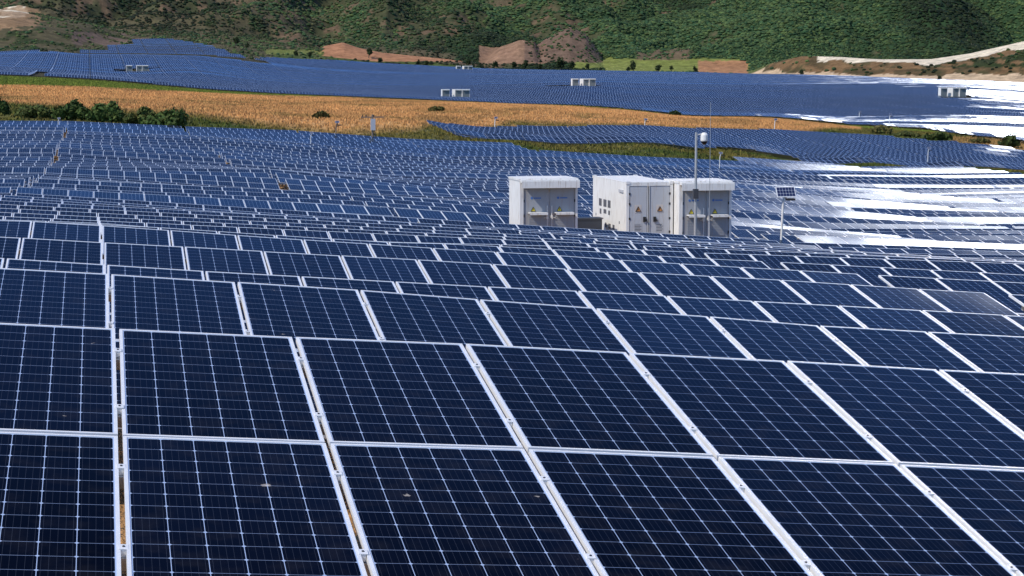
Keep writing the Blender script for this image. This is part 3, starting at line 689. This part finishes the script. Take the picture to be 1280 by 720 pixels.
# the middle container: longer body, plain doors
def container(xp, D, ztop, wd, dp, hh):
    X_, Y_ = at(xp, D); o = empty('shipping_container', (X_, Y_, ztop - hh), H)
    tag(o, 'long white container with light grey doors, between the two kiosks', 'container')
    b = MB(); b.box(0, wd, .05, dp, .12, hh - .06)
    for x0 in (-.01, wd - .12): b.box(x0, x0 + .13, -.01, .049, .12, hh - .06)
    b.box(.12, wd - .12, -.008, .049, hh - .2, hh - .061); b.box(.12, wd - .12, -.008, .049, .12, .22)
    for x0 in (-.02, wd - .15):
        for y0 in (-.03, dp - .14):
            for z0 in (.0, hh - .12): b.box(x0, x0 + .17, y0, y0 + .17, z0, z0 + .125)
    b.build('body', [M_white], o)
    b = MB(); b.box(-.005, wd + .005, 0.02, dp + .01, hh - .058, hh - .03); b.build('roof', [M_white], o)
    m_ = wd * .5
    for sgn, (x0, x1) in enumerate(((.14, m_ - .13), (m_ + .02, wd - .14))):
        b = MB(); b.box(x0, x1, .01, .048, .24, hh - .22); d = b.build('door', [M_lgrey], o)
        cx = (x0 + x1) / 2
        b = MB(); b.box(cx - .16, cx + .16, .003, .009, hh * .5, hh * .5 + .36); b.build('label_plate', [mat('pale_plate', (.55, .50, .45), .5)], d)
        warn_sign(cx, hh * .5 + .07, -.001, .22, d, M_org)
        b = MB(); b.box(cx - .18, cx + .18, .003, .009, .55, .95)
        for i in range(5): b.box(cx - .16, cx + .1 + .05 * (i % 2), .0, .0029, .6 + i * .065, .62 + i * .065, m=1)
        b.build('notice', [mat('notice_plate', (.42, .43, .44), .6), M_dark], d)
        hx = x1 - .12 if sgn == 0 else x0 + .2
        b = MB(); b.box(hx - .05, hx + .07, -.05, .009, hh * .36, hh * .36 + .22); b.tube((hx, -.05, hh * .36 + .18), (hx + .12, -.06, hh * .36 + .02), .03, n=6); b.build('door_handle', [M_blk], d)
        ex = x0 if sgn == 0 else x1
        for zz in (.5, 1.1, 1.75, 2.2):
            b = MB(); b.box(ex - .035, ex + .035, -.014, .009, zz, zz + .1); b.build('hinge', [M_dark], d)
    b = MB()
    for xx in (m_ - .09, m_ - .02): b.tube((xx, .0, .2), (xx, .0, hh - .2), .022, n=6)
    b.box(m_ - .125, m_ + .015, .03, .047, .24, hh - .22, m=1); b.build('locking_bar', [M_lgrey, M_dark], o)
    # stencilled marks and small louvres on the side wall
    M_st = mat('stencil_grey', (.10, .10, .11), .7)
    for (y_, z_, a_, c_) in ((3.0, 1.62, .5, .34), (3.0, 1.22, .3, .2), (3.75, 1.62, .55, .34), (3.75, 1.24, .5, .2), (4.6, 1.62, .5, .34), (4.55, 1.2, .3, .24), (2.2, .62, .34, .22), (2.9, .62, .4, .22), (3.6, .62, .3, .22), (1.2, .9, .12, .12), (5.4, 1.0, .12, .12)):
        b = MB(); b.box(-.006, -.0005, y_ - a_ / 2, y_ + a_ / 2, z_ - c_ / 2, z_ + c_ / 2); b.build('stencil', [M_st], o)
    b = MB(); b.box(-.05, -.001, .5, 1.2, 2.28, 2.40); b.build('side_vent', [M_lgrey], o)
    return o
container(783.5, 87.3, zpix(783, 227.0, 87.3), 2.13, 6.0, 2.8)
# low cable cabinet between the left kiosk and the container
X_, Y_ = at(733, 90); o = empty('cable_cabinet', (X_, Y_, -7.85), H); tag(o, 'low dark grey cabinet between the left kiosk and the container', 'cabinet')
b = MB(); b.box(-.7, .75, 0, .7, .1, 1.52); b.build('body', [mat('grey_cabinet', (.10, .105, .11), .6)], o)
b = MB(); b.box(-.75, .8, -.05, .75, 1.521, 1.58); b.build('lid', [mat('cabinet_lid', (.16, .165, .17), .6)], o)
b = MB(); b.box(-.65, .7, -.02, -.001, .2, 1.4); b.build('door', [mat('cabinet_door', (.13, .135, .14), .6)], o)

# camera pole
X_, Y_ = at(870, 85.4); zt = zpix(870, 165.5, 85.4); zb = -7.3
o = empty('camera_pole', (X_, Y_, zb), H); tag(o, 'tall grey steel pole with a white dome camera, in front of the right kiosk', 'camera pole')
b = MB(); b.tube((0, 0, 0), (0, 0, zt - zb), .065, .05, n=12); b.build('pole', [M_pole], o)
b = MB(); b.box(-.2, .2, -.2, .2, 0, .03); b.build('base_plate', [M_pole], o)
b = MB(); b.box(-.16, .06, -.22, -.07, zpix(868, 248, 85.4) - zb, zpix(868, 236, 85.4) - zb); b.build('junction_box', [mat('junction_box_black', (.05, .05, .055), .6)], o)
hz = zt - zb - .22
b = MB(); b.tube((.05, 0, hz + .12), (.34, 0, hz + .16), .025, n=6); b.build('bracket', [M_white], o)
def lathe(b, prof, cx, cy, n=14, m=0):
    base = len(b.v)
    for r, z in prof:
        for i in range(n): t = 2 * math.pi * i / n; b.v.append((cx + r * math.cos(t), cy + r * math.sin(t), z))
    for a in range(len(prof) - 1):
        for i in range(n):
            j = (i + 1) % n; b.f.append((base + a * n + i, base + a * n + j, base + (a + 1) * n + j, base + (a + 1) * n + i)); b.m.append(m)
b = MB(); lathe(b, [(.001, hz + .22), (.10, hz + .2), (.16, hz + .1), (.165, hz - .12), (.15, hz - .16), (.001, hz - .16)], .36, 0); hou = b.build('camera_housing', [M_white], o)
b = MB(); lathe(b, [(.13, hz - .162), (.12, hz - .24), (.07, hz - .31), (.001, hz - .33)], .36, 0); b.build('camera_dome', [M_glass], hou)
# lightning mast
X_, Y_ = at(887.5, 85.0); b = MB(); b.tube((0, 0, 0), (0, 0, zpix(887, 128, 85) + 7.3), .015, .008, n=6); b.tube((0, 0, 0), (0, 0, 1.2), .04, n=6)
o = b.build('lightning_mast', [M_pole]); o.location = (X_, Y_, -7.3); tag(o, 'very thin grey lightning mast just right of the camera pole', 'mast')

# small solar lamps
def solar_lamp(xp, D, ytop, label, zb=None, white=True, sc=1.0, grp='small solar lamps among the panels'):
    X_, Y_ = at(xp, D); zt = zpix(xp, ytop, D)
    zb = gz(X_, Y_) if zb is None else zb
    o = empty('solar_lamp', (X_, Y_, zb), H); tag(o, label, 'solar lamp', grp); h = zt - zb
    mp_ = M_white if white else M_wood
    b = MB(); b.tube((-.2 * sc, 0, 0), (-.12 * sc, 0, h * .80), .055 * sc, n=8); b.tube((-.12 * sc, 0, h * .80), (0, 0, h - .2 * sc), .05 * sc, n=8); b.build('pole', [mp_], o)
    T = Matrix.Translation((0, 0, h - .12 * sc)) @ Matrix.Rotation(R(58), 4, 'X') @ Matrix.Scale(1.0 if D < 100 else .5, 4)
    b = MB(); b.box(-.46 * sc, .46 * sc, -.27 * sc, .27 * sc, -.03, 0, 0, T); f = b.build('solar_panel', [M_alu], o)
    b = MB()
    for i in range(6):
        for j in range(3): b.box((-.43 + i * .1433) * sc + .006, (-.43 + (i + 1) * .1433) * sc - .006, (-.24 + j * .16) * sc + .006, (-.24 + (j + 1) * .16) * sc - .006, .0005, .004, 0, T)
    b.build('cells', [mat('lamp_cells', (.012, .022, .075), .15)], f)
    b = MB(); b.box(.02 * sc, .42 * sc, -.12 * sc, .12 * sc, h - .52 * sc, h - .42 * sc); b.tube((0, 0, h - .44 * sc), (.05 * sc, 0, h - .2 * sc), .03 * sc, n=6); b.build('lamp_head', [M_blk], o)
    return o
solar_lamp(983, 90.5, 236.5, 'small solar lamp on a white post right of the kiosks', zb=-7.4, sc=1.0)
for i, (xp, D, yt, wh, lab, sc) in enumerate([
    (75, 262, 147, True, 'pale lamp post at the far left edge of the first field', .8),
    (390, 250, 165, True, 'white lamp post rising among panels left of the centre', .9),
    (422, 276, 151, False, 'brown lamp post by the dry grass, left of the utility pole', 1.3),
    (620, 392, 146, True, 'pale lamp post behind the left end of the island block', 1.5),
    (807, 412, 148, True, 'pale lamp post on dry grass behind the middle of the island block', 1.5),
    (969, 430, 148, True, 'pale lamp post at the right end of the dry grass', 1.6),
    (1161, 345, 184, True, 'white lamp post among island panels at the right', 1.2),
    (901, 254, 190, True, 'small white lamp post behind the right kiosk', 1.0),
    (1074, 640, 139, True, 'white lamp post in the far field near the grass tip', 1.8),
    (1112, 590, 142, True, 'white lamp post in the glaring far field', 1.8)]):
    solar_lamp(xp, D, yt, lab, white=wh, sc=sc)
# utility pole with crossarm
X_, Y_ = at(466, 277); zb = gz(X_, Y_); h = zpix(466, 143, 277) - zb
o = empty('utility_pole', (X_, Y_, zb), H); tag(o, 'weathered utility pole with crossarm and grey cabinet on the dry grass', 'utility pole')
b = MB(); b.tube((0, 0, 0), (0, 0, h), .17, .12, n=8); b.tube((.9, .4, 0), (.05, 0, h * .7), .05, n=6); b.build('pole', [M_wood], o)
b = MB(); b.box(-1.6, 1.6, -.08, .08, h - .45, h - .3); b.build('crossarm', [M_wood], o)
b = MB(); b.box(-.3, .35, -.45, -.18, h - 2.2, h - .6); b.build('control_box', [mat('grey_box', (.45, .45, .46), .5)], o)
for xx in (-1.4, -.9, .2): b = MB(); b.tube((xx, 0, h - .3), (xx, 0, h - .05), .07, n=6); b.build('insulator', [M_blk], o)

# far inverter stations: kiosk, container-like middle unit, kiosk
for (xp, D, yt, lab) in ((160, 885, 81.5, 'far left station beside the service track'), (553, 708, 111.5, 'station near the dry grass in the middle of the far field'),
                   (715, 835, 98.2, 'station beside the bare earth pad in the far field'), (571, 1215, 82.3, 'tiny station at the back edge of the far field'), (1174, 755, 109.3, 'station in the glaring right part of the far field')):
    X_, Y_ = at(xp, D); zb = gz(X_, Y_) ; zt = zpix(xp, yt, D)
    for q, (dx, wd, dp, nm) in enumerate(((0, 2.7, 2.3, 'left'), (4.6, 2.4, 6.0, 'middle'), (7.2, 2.7, 2.3, 'right'))):
        xx = xp + dx * F / D; k_ = kiosk(xx, D, zt, wd, dp, max(2.7, min(3.6, zt - zb)), f"{nm} unit of the {lab}", far=True)

# ------------------------------------------------------------------ vegetation
def leaf_mat(name, rough=.8):
    m = bpy.data.materials.new(name); m.use_nodes = True; t = m.node_tree; p = t.nodes['Principled BSDF']
    at_ = N(t, 'ShaderNodeAttribute', attribute_name='tint'); t.links.new(at_.outputs['Color'], p.inputs['Base Color'])
    p.inputs['Roughness'].default_value = rough; p.inputs['Specular IOR Level'].default_value = .2
    return m
M_leaf = leaf_mat('leaves'); M_straw = leaf_mat('straw', .9)
M_bark = mat('bark', (.09, .07, .05), .9, noise=(4, .3))
def leaves(n, lobes, size, base, var=.35, seed=1, mt=None, name='crown'):
    """leaf-sized faces spread through a few lobes (cx,cy,cz,rx,ry,rz)"""
    g_ = np.random.default_rng(seed); lob = np.array(lobes); wgt = lob[:, 3] * lob[:, 4] * lob[:, 5]; wgt = wgt / wgt.sum()
    li = g_.choice(len(lob), n, p=wgt); d = g_.normal(size=(n, 3)); d /= np.linalg.norm(d, axis=1)[:, None]
    r = g_.uniform(.25, 1, n) ** .5 * g_.uniform(.8, 1.15, n)
    c = lob[li, :3] + d * r[:, None] * lob[li, 3:]
    nv = d + g_.normal(size=(n, 3)) * .7; nv /= np.linalg.norm(nv, axis=1)[:, None]
    t = np.cross(nv, g_.normal(size=(n, 3))); t /= np.linalg.norm(t, axis=1)[:, None]; b_ = np.cross(nv, t)
    s = size * g_.uniform(.5, 1.3, n)[:, None]
    V = np.stack([c - t * s, c - b_ * s * .6, c + t * s, c + b_ * s * .6], 1).reshape(-1, 3)
    tone = (1 + g_.uniform(-var, var, n) + (lob[li, 2] % .37 - .18))[:, None]
    cl = np.array(base)[None] * tone * np.stack([1 + g_.uniform(-.1, .35, n), np.ones(n), np.ones(n)], 1)
    cl = np.repeat(np.concatenate([cl, np.ones((n, 1))], 1), 4, 0)
    return big_mesh(name, V, np.arange(4 * n).reshape(n, 4), [mt or M_leaf], colr=cl)
def bush(x, y, wd, h, n, size, base, label, grp, seed, name='bush', depth=None):
    z = gz(x, y); g_ = random.Random(seed); lobes = []
    for i in range(7):
        f = g_.uniform(-.5, .5); hh = h * (1 - abs(f) * .9) * g_.uniform(.7, 1.05)
        lobes.append((f * wd * .8, g_.uniform(-.25, .25) * wd * .6, hh * .5, wd * g_.uniform(.16, .26), wd * .2, hh * .5))
    o = empty(name, (x, y, z)); tag(o, label, 'bush', grp)
    link('crown', leaves(n, lobes, size, base, seed=seed), o)
    b = MB()
    for i in range(5):
        l = lobes[i]; b.tube((l[0] * .2, l[1] * .2, -.1), (l[0], l[1], l[2]), .06, .03, n=5)
    b.build('stem', [M_bark], o); return o
BG = (.046, .082, .018)
for i, (xp, D, wpx, hpx, lab) in enumerate([(-2, 296, 24, 27, 'dark rounded bush cut by the left edge of the picture'), (92, 290, 40, 27, 'leafy dark green bush, second from the left behind the panels'),
    (133, 288, 46, 33, 'tallest dark bush behind the panels at the left'), (180, 285, 40, 24, 'olive green bush between the tallest bush and the long dark one'),
    (214, 278, 82, 29, 'long dark green thicket at the right end of the bushes'), (45, 292, 46, 17, 'low green scrub between the two leftmost dark bushes')]):
    x_, y_ = at(xp, D); px = D / F
    bush(x_, y_, wpx * px, hpx * px * 1.1, 3200, .32, BG if 'olive' not in lab and 'scrub' not in lab else (.06, .085, .02), lab, 'bushes behind the first field', 40 + i)
for i, (xp, D, wpx, hpx, colr, lab) in enumerate([(843, 560, 12, 10, (.03, .055, .018), 'small round tree on the upper edge of the dry grass'), (546, 470, 18, 8, (.07, .075, .02), 'low olive bush in the middle of the dry grass'),
    (402, 330, 22, 10, (.06, .065, .018), 'low olive bush on dry grass left of the utility pole'),
    (1101, 452, 26, 15, (.12, .12, .035), 'tall yellow green reeds on the green strip at the right'), (1135, 448, 30, 9, (.06, .075, .02), 'low green bush just right of the tall reeds'),
    (1172, 440, 34, 13, (.045, .07, .016), 'dark green bush in the middle of the right green strip'), (1262, 432, 30, 17, (.04, .065, .015), 'rounded green bush near the right edge of the picture'), (1225, 436, 26, 8, (.09, .085, .025), 'low olive bush left of the rounded bush at the right edge')]):
    x_, y_ = at(xp, D); px = D / F
    bush(x_, y_, wpx * px, hpx * px, 900, .42, colr, lab, 'bushes on the strips between the fields', 70 + i)

# trees at the foot of the hills
tree_src = []
for sd in range(5):
    g_ = random.Random(200 + sd); lobes = [(g_.uniform(-.8, .8), g_.uniform(-.8, .8), g_.uniform(1.8, 4.2), g_.uniform(.9, 1.6), g_.uniform(.9, 1.5), g_.uniform(.8, 1.5)) for _ in range(7)]
    cm = leaves(420, lobes, .42, (.022, .038, .012), seed=300 + sd, name='crown')
    b = MB(); b.tube((0, 0, -.4), (0, 0, 2.2), .22, .14, n=6)
    for i in range(4): b.tube((0, 0, 1.2 + .3 * i), (lobes[i][0], lobes[i][1], lobes[i][2]), .1, .04, n=5)
    tree_src.append((cm, b.mesh('trunk', [M_bark])))
def tree(xp, D, h, label, k):
    x_, y_ = at(xp, D); o = empty('tree', (x_, y_, gz(x_, y_)), random.uniform(0, 6.28)); s_ = h / 5.2; o.scale = (s_ * random.uniform(.9, 1.25), s_, s_)
    tag(o, label, 'tree', 'dark trees at the foot of the hills'); link('crown', tree_src[k % 5][0], o); link('trunk', tree_src[k % 5][1], o)
named = [(297, 1240, 6.5, 'slim dark tree above the right end of the terraced panels'), (311, 1240, 4, 'small tree right of the terraced panels'), (389, 1215, 5, 'broad low tree left of the orange bare slope'), (371, 1225, 4, 'small dark tree on the pale field left of the orange slope'),
    (462, 1290, 6.5, 'dark tree in the notch of the orange bare slope'), (477, 1235, 4.6, 'round tree below the orange bare slope'), (523, 1270, 4.5, 'left tree of the pair right of the orange slope'), (534, 1270, 4.5, 'right tree of the pair right of the orange slope'),
    (586, 1296, 5.5, 'dark tree at the left foot of the small bare hill'), (618, 1296, 6, 'tree before the left lobe of the bare hill'), (644, 1296, 6, 'tree standing before the bare hill, second dark one'), (656, 1292, 7, 'tall dark tree in the saddle of the bare hill'),
    (675, 1296, 5, 'small tree at the foot of the bare hill'), (700, 1300, 9, 'tallest dark tree in front of the bare hill'), (713, 1296, 7, 'dark tree right of the tallest one on the bare hill'), (733, 1296, 5.5, 'tree at the right foot of the bare hill'),
    (791, 1300, 7.5, 'large round tree on the lime green field'), (822, 1292, 6, 'round dark tree at the lower edge of the lime green field'), (838, 1310, 4, 'small tree behind the lime green field'), (784, 1290, 4, 'small tree below the large round tree'),
    (751, 1290, 3.4, 'tiny tree at the left end of the lime green field'), (868, 1294, 5, 'dark tree at the right end of the lime green field'), (1000, 1140, 4.5, 'dark shrub-like tree left end of the sand ridge'), (1172, 1050, 3.5, 'low dark tree under the sand ridge')]
for k, q in enumerate(named): tree(q[0], q[1], q[2], q[3], k)

def tri_blades(n, xs, ys, hs, wdt, base, name, label, var=.3, seed=5):
    g_ = np.random.default_rng(seed); z = ground_z(xs, ys) - .05
    m = 4; V = []; Cc = []
    for q in range(m):
        an = g_.uniform(0, np.pi, n); ox = g_.uniform(-.35, .35, n); oy = g_.uniform(-.35, .35, n); hh = hs * g_.uniform(.5, 1.1, n); le = g_.uniform(-.35, .35, n) * hh
        p0 = np.stack([xs + ox - np.cos(an) * wdt, ys + oy - np.sin(an) * wdt, z], 1); p1 = np.stack([xs + ox + np.cos(an) * wdt, ys + oy + np.sin(an) * wdt, z], 1)
        p2 = np.stack([xs + ox + le, ys + oy, z + hh], 1); V.append(np.stack([p0, p1, p2], 1))
        tn = 1 + g_.uniform(-var, var, n); cc = base * tn[:, None]; Cc.append(np.repeat(np.concatenate([cc, np.ones((n, 1))], 1)[:, None], 3, 1))
    V = np.concatenate(V).reshape(-1, 3); Cc = np.concatenate(Cc).reshape(-1, 4)
    o = link(name, big_mesh(name, V, np.arange(len(V)).reshape(-1, 3), [M_straw], colr=Cc)); tag(o, label, 'grass', kind='stuff'); return o
def scatter(n, d0, d1, seed):
    g_ = np.random.default_rng(seed); D = np.sqrt(g_.uniform(d0 ** 2, d1 ** 2, n)); xp = g_.uniform(-90, 1370, n)
    return (xp - 640) / F * D, D, xp
xs, ys, xp = scatter(120000, 262, 690, 11)
zz = ground_z(xs, ys); cv = cover(xs, ys, zz)
clear = (ys > interp(xp, near_edge_D) + 1) & (ys < interp(xp, far_near_D) - 2) & ~((ys > interp(xp, isl_bot) - 2) & (ys < interp(xp, isl_top) + 3) & (xp > 530))
dry = clear & (cv[:, 0] > .2); wet = clear & ~dry
tri_blades(dry.sum(), xs[dry], ys[dry], np.full(dry.sum(), .5), .13, cv[dry] * np.array([1.05, 1.05, 1.05]), 'dry_grass', 'tall orange dry grass on the strip between the fields', seed=6, var=.4)
tri_blades(wet.sum(), xs[wet], ys[wet], np.full(wet.sum(), .45), .2, cv[wet] * np.array([1.25, 1.15, 1.0]), 'weeds', 'green weeds and scrub on the strips between the fields', seed=8, var=.5)

# hillside woodland
def ico(sub=1):
    t = (1 + 5 ** .5) / 2; v = [(-1,t,0),(1,t,0),(-1,-t,0),(1,-t,0),(0,-1,t),(0,1,t),(0,-1,-t),(0,1,-t),(t,0,-1),(t,0,1),(-t,0,-1),(-t,0,1)]
    f = [(0,11,5),(0,5,1),(0,1,7),(0,7,10),(0,10,11),(1,5,9),(5,11,4),(11,10,2),(10,7,6),(7,1,8),(3,9,4),(3,4,2),(3,2,6),(3,6,8),(3,8,9),(4,9,5),(2,4,11),(6,2,10),(8,6,7),(9,8,1)]
    v = [np.array(p) / np.linalg.norm(p) for p in v]
    for _ in range(sub):
        c = {}; nf = []
        def mid(a, b):
            k = (min(a, b), max(a, b))
            if k not in c: p = v[a] + v[b]; v.append(p / np.linalg.norm(p)); c[k] = len(v) - 1
            return c[k]
        for a, b_, d in f: x, y, z = mid(a, b_), mid(b_, d), mid(d, a); nf += [(a, x, z), (b_, y, x), (d, z, y), (x, y, z)]
        f = nf
    return np.array(v), np.array(f)
def woodland(n, d0, d1, rad, seed, name, label, thresh, sub=1):
    xs, ys, xp = scatter(n, d0, d1, seed); z = ground_z(xs, ys); cv = cover(xs, ys, z); yp = proj_y(xs, ys, z)
    ok = (ys > interp(xp, far_edge) + 10) & (yp > -140)
    lum = cv.sum(1); g_ = np.random.default_rng(seed + 1)
    pr = np.where(lum < .14, 1.0, np.where(lum < .25, .30, np.where(lum < .40, .16, 0)))
    ok &= g_.uniform(size=n) < pr * thresh
    xs, ys, z, xp = xs[ok], ys[ok], z[ok], xp[ok]; m = len(xs)
    iv, jf = ico(sub); r = rad * g_.uniform(.45, 1.25, m) * np.where(ys < 1400, .7, 1)
    jit = 1 + g_.uniform(-.28, .28, (m, len(iv), 1))
    V = iv[None] * jit * r[:, None, None] * np.array([1.15, 1.15, .8]) + np.stack([xs, ys, z + r * .3], 1)[:, None]
    # broad light and shade of hill folds put into the tone; single crowns vary
    st = fbm(xs / 80 + 3, ys / 200, 4); tone = (.40 + sst(st, .32, .62) * 1.05) * g_.uniform(.6, 1.5, m)
    hue = g_.uniform(0, 1, m)[:, None]; base = np.array([.014, .038, .015]) * (1 - hue) + np.array([.047, .066, .018]) * hue
    base = np.where((xp < 560)[:, None] & (g_.uniform(size=m) < .35)[:, None], np.array([.05, .052, .022]), base)
    cl = base[:, None] * tone[:, None, None] * g_.uniform(.75, 1.25, (m, len(iv), 1)); cl = np.concatenate([cl, np.ones((m, len(iv), 1))], 2)
    Fq = (jf[None] + (np.arange(m) * len(iv))[:, None, None]).reshape(-1, 3)
    o = link(name, big_mesh(name, V.reshape(-1, 3), Fq, [M_leaf], colr=cl.reshape(-1, 4))); tag(o, label, 'woodland', kind='stuff'); print(name, m)
woodland(210000, 1290, 2100, 1.35, 91, 'woodland', 'dark green woodland covering the hillsides', .95, 0)
woodland(16000, 1020, 1420, 1.3, 95, 'scrub', 'low scrub dotted over the slopes in front of the mountain', .8)
